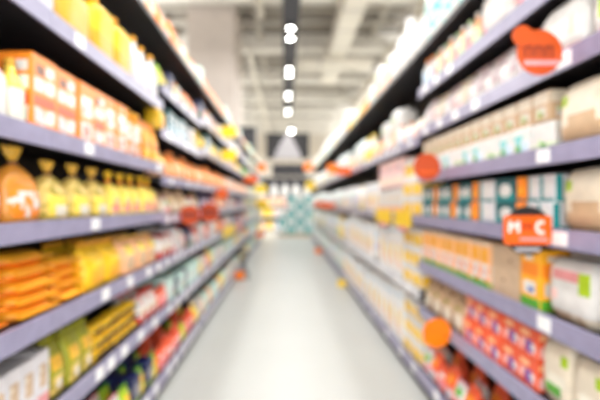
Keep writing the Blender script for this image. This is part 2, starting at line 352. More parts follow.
sku('lav_p','diaper_pack','white and lavender pack','pack', roll_pack(.26,.2,.34,'bright',[(*F,.3,.45,'lavender'),(-.5,.6,.6,.8,'paleblue')],2,1,'white'), .26,.2,.34)
sku('mint_p','diaper_pack','white and mint pack','pack', roll_pack(.26,.2,.36,'mint_print',[(-.6,.6,.4,.7,'white'),(-.5,.1,.1,.3,'palegreen')],2,1,'white'), .26,.2,.36)
sku('far_or','cracker_bag','orange cracker bag','bag', pouch(.18,.12,.22,'orange',[(-.7,.7,.2,.55,'peach')],'orange',seed=20), .18,.12,.22)
sku('far_te','cracker_box','deep teal cracker box','box', carton(.10,.12,.20,'deepteal',[(-.7,.7,.2,.5,'paleblue'),(-.6,.6,.62,.85,'palegrey')]), .10,.12,.20)
sku('far_ye','cracker_bag','yellow cracker bag','bag', pouch(.16,.12,.20,'lemon',[(-.7,.7,.2,.55,'yellow')],'yellow',seed=21), .16,.12,.20)
sku('far_wh','cracker_box','white cracker box with grey print','box', carton(.13,.12,.20,'white',[(-.7,.7,.2,.5,'grey'),(-.8,.8,.6,.75,'blush')]), .13,.12,.20)
sku('far_re','cracker_bag','red cracker bag','bag', pouch(.15,.12,.19,'redor',[(-.7,.7,.2,.55,'blush')],'red',seed=22), .15,.12,.19)
sku('far_gr','cracker_bag','green cracker bag','bag', pouch(.15,.12,.21,'green',[(-.7,.7,.2,.5,'lime')],'green',seed=23), .15,.12,.21)
sku('far_nv','cracker_box','navy cracker box','box', carton(.12,.12,.20,'navy',[(-.7,.7,.3,.7,'lavender')]), .12,.12,.20)
sku('far_pe','cracker_bag','peach cracker bag','bag', pouch(.16,.12,.20,'peach',[(-.7,.7,.25,.6,'cream')],'peach',seed=24), .16,.12,.20)
sku('far_mi','cracker_box','pale mint cracker box','box', carton(.16,.12,.21,'mint',[(-.7,.7,.25,.6,'white')]), .16,.12,.21)

ORD = ['first','second','third','fourth','fifth','sixth','seventh','eighth','ninth','tenth','eleventh','twelfth','thirteenth','fourteenth','fifteenth','sixteenth','seventeenth','eighteenth','nineteenth','twentieth','twenty-first','twenty-second','twenty-third','twenty-fourth','twenty-fifth','twenty-sixth','twenty-seventh','twenty-eighth','twenty-ninth','thirtieth']
COUNT = {}
def put(key, side, z, x, h, sz=(1,1,1), shelf='', bay=0, tier=None, rot=0.0):
    """one product with its parts: a copy of the first of its kind; distant ones are one mesh"""
    k = S[key]; far = z > 4.3
    rz = (PI/2 if side == 'L' else -PI/2)+rot
    if far:
        if k['far'] is None:
            g = Geo()
            for _, p in k['parts']: g.add(p)
            k['far'] = g.mesh(k['kind'])
        o = bpy.data.objects.new(k['kind'], k['far']); COL.objects.link(o)
    else:
        if k['near'] is None:
            o = obj(k['kind'], k['parts'][0][1])
            k['near'] = (o, [obj(n, p, o) for n, p in k['parts'][1:]])
        else:
            src, kids = k['near']; o = src.copy(); COL.objects.link(o)
            for c in kids:
                c2 = c.copy(); COL.objects.link(c2); c2.parent = o
    o.location = (x, z, h); o.rotation_euler = (0, 0, rz); o.scale = sz
    ck = (side, bay, shelf, tier, k['look']); COUNT[ck] = n = COUNT.get(ck, 0)+1
    row = 'pillar row' if side == 'L' else 'opposite row'
    t = (' rear line,' if tier == 'back' else f" {tier} tier,") if tier else ''
    tag(o, f"{k['look']}, {ORD[n-1]} on {shelf} shelf,{t} {ORD[bay-1]} bay, {row}", k['cat'], f"{k['look']}s on the {shelf} shelf of the {ORD[bay-1]} bay, {row}")
    return o

# ------------------------------------------------------------------ shelving bays
def zb(side, k): return (0.12 if side == 'L' else 0.22)+BAY*k
RAIL = 0.068
NEAR_L = [2.56, 2.05, 1.615, 1.285, 0.95, 0.60, 0.16]
B2_L = [2.56, 2.18, 1.87, 1.54, 1.26, 0.95, 0.60, 0.16]
B3_L = [2.56, 2.24, 1.92, 1.54, 1.26, 0.95, 0.60, 0.16]
NEAR_R = [2.45, 2.16, 1.875, 1.555, 1.255, 0.935, 0.61, 0.16]
B2_R = [2.45, 1.83, 1.255, 0.72, 0.16]
LAST = 10
def heights(side, k):
    if side == 'L': return NEAR_L if k <= 1 else (B2_L if k == 2 else B3_L)
    return NEAR_R if k <= 1 else B2_R
TICKETS = {'L': {1: [1.62], 2: [1.70, 2.66], 3: [1.76, 2.70], 4: [1.86, 2.16, 2.46, 2.66], 5: [1.44, 1.80, 1.92, 2.08, 2.32, 2.58], 6: [1.9, 2.0, 2.15, 2.3, 2.42, 2.6]},
           'R': {1: [2.3, 2.5, 2.7], 2: [1.34, 1.98, 2.22, 2.45, 2.7], 3: [1.45], 4: [1.36], 5: [1.445], 6: [1.475], 7: [2.05, 2.5]}}
NAMES = {n: (['top']+['second','third','fourth','fifth','sixth','seventh'][:n-2]+['bottom']) for n in (5, 7, 8)}
def face_x(side): return XL if side == 'L' else XR
def sgn(side): return 1 if side == 'L' else -1       # direction from the shelf into the aisle
DEPTH = 0.46
def bay(side, k):
    x0 = face_x(side); s = sgn(side); z0 = zb(side, k); z1 = z0+BAY
    row = 'pillar row' if side == 'L' else 'row facing pillar'
    root = bpy.data.objects.new('shelving_bay', None); COL.objects.link(root); root.location = (x0-s*DEPTH, (z0+z1)/2, 0)
    tag(root, f"dark metal shelving with {'lavender price rails' if k < 6 else 'small price rails'}, {ORD[k]} bay of {row}", 'shelving', f"shelving bays of the {row}")
    def P(name, boxes, parent, m):
        """boxes as (depth from the face d0, d1, z0, z1, h0, h1), d measured back from the face"""
        g = Geo()
        for (d0, d1, a, b, h0, h1) in boxes:
            xa, xb = sorted((s*(DEPTH-d0), s*(DEPTH-d1)))
            g.box(xa, xb, a, b, h0, h1, m)
        o = obj(name, g, parent); return o
    hw = BAY/2
    P('back_panel', [(DEPTH, DEPTH+.02, -hw+.03, hw-.03, 0, 2.9 if side == 'X' else 2.44)], root, 'back_metal')
    for e in (-1, 1): P('upright', [(DEPTH-.01, DEPTH+.03, e*hw-.028 if e > 0 else -hw, e*hw if e > 0 else -hw+.028, 0, 2.5)], root, 'shelf_metal')
    P('kick_plate', [(.03, .05, -hw+.001, hw-.001, 0.0, .10)], root, 'kick_metal')
    hs = heights(side, k)
    for i, h in enumerate(hs):
        top = i == 0; low = i == len(hs)-1
        sh = P('shelf', [(.012, DEPTH-.012, -hw+.001, hw-.001, h-.045 if not top else h-.038, h-.012)], root, 'shelf_metal')
        if top:
            P('front_edge', [(0.0, .011, -hw+.001, hw-.001, h-.040, h-.008)], sh, 'dark_rail'); continue
        rh = RAIL if h > 1.2 else .074
        if low: rh = .09
        rm = 'pale_rail' if side == 'R' and k >= 2 and h < 1 and not low else 'rail_plastic'
        rail = P('price_rail', [(0.0, .011, -hw+.001, hw-.001, h-rh, h)], sh, rm)
        # paper tickets slid into the rail
        rnd = random.Random(k*31+i*7+(0 if side == 'L' else 500))
        dens = {'L': [0, .5, .45, .5, .22, .17, .15, .15], 'R': [0, .30, .34, .5, .55, .5, .55, .3]}[side][min(i, 7)]
        if k >= 2: dens *= .8
        fixed = TICKETS[side].get(i) if k <= 1 else None
        tz = -hw+.06+rnd.random()*dens*.6; boxes = []
        if fixed is not None:
            tz = hw
            for q in fixed:
                t0 = q-(z0+z1)/2
                if -hw+.01 < t0 < hw-.09: boxes.append((-.0015, -.0002, t0, t0+.075, h-rh+.010, h-.010))
        while tz < hw-.09:
            boxes.append((-.0015, -.0002, tz, tz+.075, h-rh+.010, h-.010)); tz += .09+dens*rnd.uniform(.5, 1.2)
        if k <= 2:
            for b in boxes: P('price_ticket', [b], rail, 'ticket')
        elif boxes:
            g = Geo()
            for (d0, d1, a, b, h0, h1) in boxes:
                xa, xb = sorted((s*(DEPTH-d0), s*(DEPTH-d1))); g.box(xa, xb, a, b, h0, h1, 'ticket')
            rail.data = rail.data  # tickets too small to tell apart stay a print on the rail
            g2 = Geo(); xa, xb = sorted((s*DEPTH, s*(DEPTH-.011))); g2.box(xa, xb, -hw+.001, hw-.001, h-rh, h, rm); g2.add(g)
            rail.data = g2.mesh('price_rail')
for side in 'LR':
    for k in range(0, LAST+1): bay(side, k)

OCC = {}
def run(side, h_i, z0, z1, keys, n=None, tiers=1, rows=1, setback=.022, scale_h=1.0, fit=True, mix=False):
    """fill the stretch z0..z1 of shelf number h_i with items of the given kinds in turn"""
    if isinstance(keys, str): keys = [keys]
    rnd = random.Random(int(z0*1000)+h_i*17+(5 if side == 'R' else 0))
    z = z0; j = 0
    while True:
        key = keys[rnd.randrange(len(keys))] if mix else keys[j % len(keys)]
        k = S[key]; w = k['w']
        if n is None and z+w*.9 > z1: break
        if n is not None and j >= n: break
        sz = 1.0
        if n is not None: w = (z1-z0)/n; sz = w/k['w']
        zc = z+w/2
        kk = int((zc-(0.12 if side == 'L' else 0.22))/BAY)
        if kk > LAST: break
        hs = heights(side, kk); nm = NAMES[len(hs)][h_i]; h = hs[h_i]
        for r in range(rows):
            for t in range(tiers):
                tn = None
                if tiers == 2: tn = ('lower', 'upper')[t]
                if tiers > 2: tn = ('lowest','second','third','fourth','fifth','sixth')[t] if t < tiers-1 else 'top'
                if r: tn = ('back '+tn) if tn else 'back'
                dd = (rnd.uniform(0, .03) if k['kind'] == 'noodle_bag' else rnd.uniform(0, .012))+(t*.004)
                x = face_x(side)-sgn(side)*(setback+k['d']/2+r*(k['d']+.024)+dd)
                put(key, side, zc, x, h-.0115+t*k['h']*scale_h*1.002, (sz*(.94 if k['kind'] in ('crisps_bag', 'cracker_bag') else .965), 1, scale_h*((rnd.choice((.72, .85, 1.0, 1.1)) if h_i == 0 else rnd.uniform(.97, 1.0) if z < 2.8 else rnd.uniform(.82, 1.0)) if tiers == 1 else 1)), nm, kk+1, tn, (rnd.uniform(-.04, .04) if k['kind'] == 'noodle_bag' else 0) if tiers > 2 or k['kind'].endswith('box') else rnd.uniform(-.02, .02))
        z += w+.003 if n is None else w; j += 1

# ---------------------------- pillar side, first bays
run('L',1,.90,1.55,'white_bottle',n=4); run('L',1,1.57,1.85,'jerry_p',n=1); run('L',1,1.86,2.32,'jerry_y',n=2); run('L',1,2.33,2.78,'white_bottle',n=3,scale_h=1.08)
run('L',2,.69,1.29,'pinkw_bottle',n=5); run('L',2,1.295,1.37,'lemon_bottle',n=1); run('L',2,1.375,1.69,'win_box',n=2); run('L',2,1.70,2.21,['win_box2','win_box','win_box2','win_box2'],n=4); run('L',2,2.22,2.47,'orange_jar',n=2,scale_h=1.05); run('L',2,2.48,2.78,'orange_tub',n=2)
run('L',3,.68,1.27,'tied_or',n=3); run('L',3,1.275,1.475,'tied_or',n=1); run('L',3,1.48,2.03,'tied_ol',n=3); run('L',3,2.035,2.78,'tied_ye',n=5)
run('L',4,.78,1.30,'flat_kr',n=2,tiers=5); run('L',4,1.325,1.575,'flat_or',n=1,tiers=5); run('L',4,1.60,1.79,'flat_or',n=1,tiers=4); run('L',4,1.79,2.18,'puffy_ye',n=2,rows=2); run('L',4,2.19,2.78,'puffy_ta',n=3,rows=2)
run('L',5,.95,1.50,'grey_box',n=7,rows=2); run('L',5,1.51,1.86,'green_bag',n=3,rows=2); run('L',5,1.87,2.42,'yel_small',n=5,tiers=3,rows=1); run('L',5,2.43,2.78,'wr_small',n=3,rows=2)
run('L',6,1.60,2.30,['red_small','pink_small','gr_small'],n=6,rows=2); run('L',6,2.31,2.78,['navy_box','gr_small','navy_box','gr_small'],n=4,rows=2)
# ---------------------------- pillar side, third bay
z0, z1 = 2.80, 4.11
run('L',0,2.1,z0,['pinkw_bottle','far_pe','orange_tub'],mix=True)
run('L',0,z0,z1,['pinkw_bottle','far_pe','mauve_bag','lemon_bottle','white_bottle','far_or'],mix=True)
run('L',1,z0,3.25,['busy_box','navy_box','gr_small'],mix=True,scale_h=.95); run('L',1,3.26,z1,['far_re','far_or','busy_box'],mix=True)
run('L',2,z0,3.0,'puffy_ye'); run('L',2,3.01,3.7,'far_te'); run('L',2,3.71,z1,['far_or','far_wh'],mix=True)
run('L',3,z0,3.7,['far_or','puffy_ta','far_or'],mix=True); run('L',3,3.71,z1,['far_wh','far_or'],mix=True)
run('L',4,z0,z1,['pink_small','speck','wr_small'],mix=True,scale_h=.9)
run('L',5,z0,3.3,['wr_small','grey_box'],mix=True,rows=2); run('L',5,3.31,z1,['navy_box','far_wh','far_re','teal_wbox'],mix=True,rows=2)
run('L',6,z0,z1,['far_mi','red_small','navy_box','far_wh'],mix=True,rows=2)
run('L',7,z0,z1,['red_small','gr_small','far_ye','far_re'],mix=True,rows=2)
# ---------------------------- pillar side, the bays beyond
FARL = [['far_mi','far_pe','far_re','far_or','mauve_bag'], ['navy_box','busy_box','far_or','far_wh','far_ye'], ['far_te','far_wh','far_or','far_ye'], ['far_or','far_wh','far_pe','far_or'],
        ['far_wh','far_re','far_pe','far_nv'], ['far_nv','far_wh','far_or','far_re'], ['far_re','far_wh','far_mi','far_ye'], ['far_ye','far_wh','far_mi','far_pe']]
for i in range(8):
    run('L', i, 4.13, 8.1 if i == 2 else 9.4, FARL[i], mix=True)
run('L', 2, 8.15, 9.4, 'far_gr')
for i in range(8):
    run('L', i, 9.45, 14.75, ['far_mi','far_wh','far_ye','far_pe','far_gr' if i in (3, 4) else 'far_mi'], mix=True)

# ---------------------------- facing row, first bays
run('R',0,1.75,2.10,'peach_pack',n=1); run('R',0,2.11,2.86,'aqua_pack',n=3)
run('R',1,.54,2.06,'wpink',n=5); run('R',1,2.07,2.70,['mix_bottle','mix_bottle2'],n=8); run('R',1,2.71,2.88,'wo_bottle',n=2)
run('R',2,.55,1.57,'wgreen',n=4); run('R',2,1.58,2.20,'mauve_bag',n=4); run('R',2,2.21,2.87,['cream_bag','mauve_bag'],n=4)
run('R',3,.49,1.47,'tan_pack',n=4)
run('R',3,1.48,2.86,['green_tier','teal_tier','teal_tier'],n=11)
for q, zc in enumerate([1.55+.106*i for i in range(13)]):
    put('beige_tier','R',zc, XR+.022+.075, 1.555-.0115+.1155+.0005, (.95,1,1), 'fourth', 1 if zc < .22+BAY else 2, 'upper')
run('R',4,.50,1.46,'tan_pack',n=4)
seq = [(1.47,1.56,'teal_wbox'),(1.565,1.645,'teal_wbox'),(1.65,1.71,'orange_slim'),(1.715,1.88,'teal_box'),(1.885,2.05,'teal_wbox'),(2.055,2.12,'orange_slim'),(2.125,2.31,'teal_box'),(2.315,2.385,'orange_slim'),(2.39,2.60,'teal_box'),(2.605,2.66,'orange_slim'),(2.665,2.86,'teal_box')]
for a, b, key in seq: run('R',4,a,b,key,n=2 if b-a > .17 else 1,tiers=2)
run('R',5,.51,1.53,'leaf_pack',n=4); run('R',5,1.54,1.67,'flour_big',n=1); run('R',5,1.68,1.91,'kraft_box',n=1); run('R',5,1.92,2.87,'flour',n=9)
run('R',6,.71,1.56,'cream_pack',n=5,rows=2); run('R',6,1.57,2.20,'red_multi',n=5,tiers=2,rows=2); run('R',6,2.21,2.87,'speck',n=4,rows=2)
run('R',7,1.60,2.87,['red_lo','pink_small','red_lo','red_small'],n=10,rows=2)
# ---------------------------- facing row, third bay
run('R',0,2.89,3.5,'tall_white'); run('R',0,3.52,4.2,['peach_pack','tall_white','big_wt'],mix=True)
run('R',1,2.89,4.2,['cream_bag','peach_pack','wo_bottle','far_or'],mix=True)
for i in (2, 3, 4): run('R',i,2.90,3.33,'yel_cube',n=2,tiers=3 if i < 4 else 3)
def stack(i, z0, z1, lower, upper, n):
    run('R', i, z0, z1, lower, n=n)
    k, u = S[lower], S[upper]
    w = (z1-z0)/n
    for j in range(n):
        zc = z0+w*(j+.5); kk = int((zc-.22)/BAY); hs = heights('R', kk)
        put(upper, 'R', zc, XR+.03+u['d']/2, hs[i]-.011+k['h']+.001, (w/u['w']*.96, 1, 1), NAMES[len(hs)][i], kk+1, 'upper')
stack(2, 3.36, 4.20, 'big_wt', 'big_pk', 3)
run('R',3,3.36,4.2,'big_or',n=4,scale_h=1.25); run('R',4,3.36,4.2,'big_or',n=4,scale_h=1.25)
run('R',0,4.22,6.6,['far_ye','peach_pack','far_or','far_mi','far_ye'],mix=True)
run('R',0,6.62,14.9,['mint_b','tall_white','mint_p','far_mi','ivory_b'],mix=True)
run('R',1,4.22,6.9,['ivory_b','far_pe','mint_p'],mix=True); run('R',1,6.92,14.9,['mint_b','ivory_b','lav_p','mint_p'],mix=True)
run('R',2,4.22,6.9,['mint_b','ivory_b','lav_p','big_or'],mix=True); run('R',2,6.92,14.9,['mint_b','mint_p','lav_p'],mix=True)
run('R',3,4.22,6.9,['big_or','big_or','lav_p'],mix=True,scale_h=1.25); run('R',3,6.92,14.9,['blue_b','mint_p','lav_p','ivory_b'],mix=True,scale_h=1.25)
run('R',4,4.22,6.9,['big_or','blue_b','big_or'],mix=True,scale_h=1.25); run('R',4,6.92,14.9,['mint_b','mint_p','lav_p','blue_b'],mix=True,scale_h=1.25)

# ------------------------------------------------------------------ signs on the rails
def facing_sign(name, x, z, h, parts, label, tilt=0.0, side='R', arm_to=None):
    """a projecting sign on a small bracket reaching back to the rail"""
    o = bpy.data.objects.new(name, None); COL.objects.link(o); o.location = (x, z, h); o.rotation_euler = (0, 0, tilt)
    for n, g in parts: obj(n, g, o)
    g = Geo(); fx = face_x(side)
    s = sgn(side)
    a = Vector((fx+s*.003-x, 0, (arm_to or h)-h)); a = Matrix.Rotation(-tilt, 3, 'Z') @ a
    tube(g, (a.x, a.y+.006, a.z), (0, .006, 0), .0035, 'sign_black')
    obj('bracket', g, o)
    tag(o, label, 'sign')
    return o
def plate(pts, m, y=0.0, t=.003):
    g = Geo(); g.prism(pts, y-t/2, y+t/2, m); return g
def rrect(x0, x1, z0, z1, r, n=5):
    P = []
    for cx, cz, a in ((x1-r, z1-r, 0), (x0+r, z1-r, 90), (x0+r, z0+r, 180), (x1-r, z0+r, 270)):
        for i in range(n+1):
            t = math.radians(a+90*i/n); P.append((cx+r*math.cos(t), cz+r*math.sin(t)))
    return P
def letter(strokes, m, y):
    g = Geo()
    for (xa, za, xb, zb_, w) in strokes:
        dx, dz = xb-xa, zb_-za; L = math.hypot(dx, dz); nx, nz = -dz/L*w/2, dx/L*w/2
        g.prism([(xa+nx, za+nz), (xa-nx, za-nz), (xb-nx, zb_-nz), (xb+nx, zb_+nz)], y-.0004, y, m)
    return g
def glyph(ch, x, z, s, m, y, w=None):
    w = w or s*.22; h = s
    T = {'M': [(0,0,0,1),(0,1,.5,.4),(.5,.4,1,1),(1,1,1,0)], 'C': [(.9,.85,.55,1),(.55,1,.15,.8),(.15,.8,.1,.35),(.1,.35,.5,0),(.5,0,.9,.15)],
         'I': [(.5,0,.5,1)], 'L': [(0,1,0,0),(0,0,.8,0)], 'H': [(0,0,0,1),(1,0,1,1),(0,.5,1,.5)], '3': [(.1,1,.9,.9),(.9,.9,.4,.55),(.4,.55,.9,.2),(.9,.2,.1,0)]}
    return letter([(x+a*s*.75, z+b*h, x+c*s*.75, z+d*h, w) for a, b, c, d in T[ch]], m, y)
# disc with a smaller lobe, dark lettering and a pale band
pr = []
pr.append(('disc', plate(circle(.078, 32), 'sign_rust')))
pr.append(('lobe', plate(circle(.036, 24, -.060, .055), 'sign_rust', -.004)))
lt = Geo()
for i in range(3): lt.add(letter([(-.05+i*.036, -.018, -.05+i*.036, .022, .009), (-.05+i*.036, .020, -.03+i*.036, .020, .008), (-.03+i*.036, .022, -.03+i*.036, -.018, .008)], 'lettering_brown', -.0016))
pr.append(('lettering', lt))
pr.append(('band', plate(rrect(-.055, .068, -.045, -.028, .006), 'sign_pink', -.003)))
facing_sign('shelf_sign', .872, 1.37, 1.862, pr, 'orange round sign with a small lobe and dark lettering, above the mauve bags', arm_to=1.84)
# black disc crossed by an orange band
pr = [('disc', plate(circle(.088, 36, 0, .002), 'sign_black')), ('band', plate(rrect(-.087, .085, -.048, .056, .012), 'sign_orange', -.003))]
lt = glyph('M', -.066, -.005, .043, 'lettering_white', -.0048); lt.add(glyph('C', .028, -.008, .043, 'lettering_white', -.0048, .011))
for i in range(3): lt.add(letter([(-.018+i*.015, .004, -.018+i*.015, .030, .006)], 'lettering_red', -.0048))
lt.add(letter([(-.018, .018, .014, .018, .005)], 'lettering_red', -.0048))
lt.add(letter([(-.03, -.028, .07, -.03, .010)], 'sign_pink', -.0048))
pr.append(('lettering', lt)); l2 = letter([(-.045, -.066, .045, -.066, .013)], 'grey', -.0022); pr.append(('caption_strip', l2))
facing_sign('shelf_sign', .872, 1.44, 1.245, pr, 'black disc sign crossed by an orange band with white lettering, beside teal boxes', arm_to=1.23)
facing_sign('shelf_sign', .87, 2.45, 1.565, [('disc', plate(circle(.084, 28), 'sign_deep')), ('band', plate(rrect(-.05, .06, -.04, -.024, .006), 'sign_orange', -.003))], 'deep orange round sign at the far end of the tissue boxes', arm_to=1.53)
facing_sign('shelf_sign', .87, 2.29, .60, [('disc', plate(circle(.085, 32), 'sign_amber'))], 'plain bright orange round sign low beside the speckled bags', tilt=.1, arm_to=.57)
for z, x, r, who in ((3.25, -.775, .082, 'first'), (4.05, -.765, .098, 'second')):
    g = plate(circle(r, 30), 'sign_deep'); b = plate(rrect(-r*.7, r*.7, -r*.2, r*.25, .006), 'lettering_brown', -.003)
    facing_sign('shelf_sign', x, z, 1.245, [('disc', g), ('band', b)], f'dark red round sign on the pillar row, {who} of the pair at mid height', side='L', arm_to=1.22)
# yellow and orange shelf talkers
def talker(x, z, h, w, hh, m, label, side, name='shelf_ticket', rot=None, under=None):
    if not rot: x = max(x, XL+w/2+.006) if side == 'L' else min(x, XR-w/2-.006)      # the card hangs clear of the rail
    o = bpy.data.objects.new(name, None); COL.objects.link(o); o.location = (x, z, h); o.rotation_euler = (0, 0, rot or 0)
    obj('card', plate(rrect(-w/2, w/2, -hh/2, hh/2, min(w, hh)*.2), m), o)
    if under: obj('price_flag', plate(rrect(-w*.25, w*.25, -hh/2-.035, -hh/2-.002, .006), under), o)
    fx = face_x(side)
    if abs(rot or 0) < .8:
        g = Geo(); tube(g, (fx-x+sgn(side)*.0045, .006, 0), (0, .006, 0), .004, 'sign_black'); obj('bracket', g, o)
    tag(o, label, 'sign'); return o
for z, zw, who in ((3.25, .46, 'beside the yellow soap packs'), (3.90, .62, 'beyond the first one, below pink boxes')):
    talker(XR-.008, z, 1.215, zw, .125, 'sign_yellow', f'long yellow price card clipped to the rail, {who}', 'R', rot=-PI/2, under='sign_pink')
T = [(-.80,5.3,2.28,.20,.15,'sign_yellow','yellow card on the upper rail, first past the third bay'),(-.80,5.3,1.97,.20,.15,'sign_yellow','yellow card directly below another, one rail down on the pillar row'),
     (-.74,12.2,2.40,.26,.26,'sign_amber','distant orange card highest on the pillar row'),(-.76,11.2,1.72,.34,.22,'sign_yellow','distant yellow card at head height on the pillar row'),(-.72,11.8,1.30,.34,.20,'sign_yellow','distant yellow card at eye height on the pillar row'),
     (-.78,11.5,.42,.24,.16,'sign_orange','distant orange card at knee height on the pillar row'),(-.80,6.75,.115,.16,.14,'sign_amber','small orange card on the bottom rail of the pillar row'),
     (-.77,8.3,1.82,.28,.16,'sign_orange','orange card at head height midway along the pillar row'),(-.77,4.9,1.45,.14,.12,'sign_orange','small orange card above the dark red signs'),]
for (x, z, h, w, hh, m, lb) in T: talker(x, z, h, w, hh, m, lb, 'L')
T = [(.88,6.2,.09,.13,.11,'sign_yellow','small yellow card on the bottom rail facing the pillar row'),(.89,10.4,.09,.18,.14,'sign_amber','small orange card low at the distant end facing the pillar row'),
     (.88,7.0,1.93,.22,.18,'sign_amber','orange card on the second rail facing the pillar row'),(.88,5.8,1.80,.20,.12,'sign_orange','orange red card on the second rail before the paler orange one'),
     (.87,12.6,1.86,.30,.28,'sign_yellow','distant yellow card by the teal display at head height'),(.82,13.6,2.55,.32,.28,'sign_amber','distant orange card highest of those facing the pillar row'),
     (.90,9.2,1.30,.28,.12,'sign_orange','orange strip card at eye height facing the pillar row'),(.90,7.6,1.28,.24,.10,'sign_orange','second orange strip card at eye height, before the distant one'),]
for (x, z, h, w, hh, m, lb) in T: talker(x, z, h, w, hh, m, lb, 'R')
talker(XL+.008, 6.1, .915, 1.3, .16, 'sign_yellow', 'long yellow banner card on a rail at waist height', 'L', rot=PI/2)
talker(XL+.008, 7.4, .90, .7, .18, 'sign_pink', 'pink banner card past the long yellow one', 'L', rot=PI/2)

# ------------------------------------------------------------------ folding stool at the foot of the shelves
o = bpy.data.objects.new('folding_stool', None); COL.objects.link(o); o.location = (-.733, 7.0, 0)
tag(o, 'small black folding stool standing against the foot of the pillar row', 'stool')
for y in (-.12, .12):
    for sx in (-1, 1):
        g = Geo(); tube(g, (sx*.10, y+sx*.008, .012), (-sx*.09, y+sx*.008, .46), .012, 'sign_black'); obj('leg', g, o)
g = Geo(); g.box(-.11, .11, -.15, .15, .452, .48, 'sign_black'); obj('seat', g, o)

# ------------------------------------------------------------------ end of the aisle: pallet stack, rack, hanging board
ZE = 15.4
g = Geo()
for i in range(5): g.box(-.28+i*.33, -.20+i*.33, ZE, ZE+1.0, .09, .115, 'kraft')
for i in range(3): g.box(-.28, 1.12, ZE+.02+i*.44, ZE+.12+i*.44, 0, .09, 'kraft')
tag(obj('pallet', g), 'low wooden pallet under the teal and white packs at the aisle end', 'pallet')
tp = [None, None]
gA = Geo()
for p in carton(.335,.34,.295,'white',[(-.8,.8,.08,.28,'teal'),(-.4,.5,.6,.8,'teal_print')]): gA.add(p[1])
gB = Geo()
for p in carton(.335,.34,.295,'teal',[(-.5,.5,.2,.5,'mint'),(-.9,.9,.86,.96,'paleblue')]): gB.add(p[1])
mA, mB = gA.mesh('water_pack'), gB.mesh('water_pack')
for r in range(5):
    n = 4 if r < 3 else 3
    for c in range(n):
        x = .93-c*.342
        mm = (r+c) % 2
        o = bpy.data.objects.new('water_pack', mA if mm else mB); COL.objects.link(o)
        o.location = (x, ZE+.18, .116+r*.297)
        tag(o, f"{'white' if mm else 'teal'} pack, {ORD[c]} from its shelf-side edge, {['lowest','second','third','fourth','topmost'][r]} layer of the pallet stack", 'pack', 'teal and white packs stacked on the pallet')
# rack across the aisle end
ZR = 18.2
root = bpy.data.objects.new('display_shelf', None); COL.objects.link(root); root.location = (.15, ZR, 0)
tag(root, 'grey display rack with dark header crossing the distant aisle end', 'rack')
g = Geo(); g.box(-1.5, 1.5, .42, .46, 0, 2.5, 'dark'); obj('back_panel', g, root)
for h in (.1, .7, 1.2, 1.62):
    g = Geo(); g.box(-1.5, 1.5, 0, .42, h-.04, h, 'palegrey'); obj('shelf', g, root)
for sx in (-1.52, 1.5):
    g = Geo(); g.box(sx, sx+.02, 0, .46, 0, 2.9, 'grey'); obj('upright', g, root)
g = Geo(); g.box(-.75, .85, .40, .44, 2.55, 3.12, 'dark'); obj('header', g, root)
# white jugs on it
mj = Geo()
for p in bottle(.32,.28,.58,'white','palegrey','white',.35,e=2.4): mj.add(p[1])
mj = mj.mesh('water_jug')
for i in range(5):
    o = bpy.data.objects.new('water_jug', mj); COL.objects.link(o); o.location = (-1.0+i*.50, ZR+.2, 1.622)
    tag(o, f'large white water jug on the distant rack, {ORD[i]} from the pillar row', 'jug', 'white jugs on the distant rack')
mm = [carton(.24,.2,.34,c,[(-.6,.6,.3,.7,d)])[0][1].mesh('gift_box') for c, d in (('lemon','amber'),('peach','white'),('rose','white'),('palegrey','lavender'),('white','pink'))]
cn = ['yellow','peach','rose','pale grey','white']
rnd = random.Random(4)
for hi, h in enumerate((.1, .7, 1.2)):
    for i in range(11):
        q = rnd.randrange(5) if i > 2 else rnd.randrange(2)
        o = bpy.data.objects.new('gift_box', mm[q]); COL.objects.link(o); o.location = (-1.2+i*.262, ZR+.14, h+.002)
        tag(o, f"{cn[q]} box on the {['lowest','middle','upper'][hi]} level of the distant rack, {ORD[i]} from the pillar row", 'box', 'boxes on the distant rack')
# hanging board with the tiered tree
root = bpy.data.objects.new('hanging_board', None); COL.objects.link(root); root.location = (.12, 17.9, 3.85)
tag(root, 'black board with a grey tiered tree shape, hanging over the aisle end', 'board')
g = Geo(); g.box(-.96, .96, -.02, .02, -.58, .58, 'sign_black'); obj('panel', g, root)
g = Geo()
pts = [(-.80,-.56),(.80,-.56),(.62,-.30),(.66,-.30)]
tree = [(a*.8, b) for a, b in [(-.82,-.56),(.82,-.56),(.60,-.25),(.68,-.25),(.40,.05),(.50,.05),(.22,.32),(.28,.32),(.0,.62),(-.28,.32),(-.22,.32),(-.50,.05),(-.40,.05),(-.68,-.25),(-.60,-.25)]]
g.prism(tree, -.05, -.02, 'grey'); obj('tree_emblem', g, root)
for sx in (-.8, .8):
    g = Geo(); tube(g, (sx, 0, .57), (sx, 0, CZ-3.85), .012, 'edge_metal'); obj('hanging_rod', g, root)
# black box hung over the pillar row
root = bpy.data.objects.new('hanging_box', None); COL.objects.link(root); root.location = (-1.06, 11.4, 3.12)
tag(root, 'black loudspeaker box hung over the pillar row, next to the pillar', 'speaker')
g = Geo(); g.box(-.24, .24, -.18, .18, -.30, .34, 'sign_black'); obj('cabinet', g, root)
g = Geo(); g.prism(circle(.15, 24, 0, 0), -.19, -.181, 'dark'); obj('speaker_cone', g, root)
g = Geo(); tube(g, (0, 0, .33), (0, 0, CZ-3.12), .012, 'edge_metal'); obj('hanging_rod', g, root)

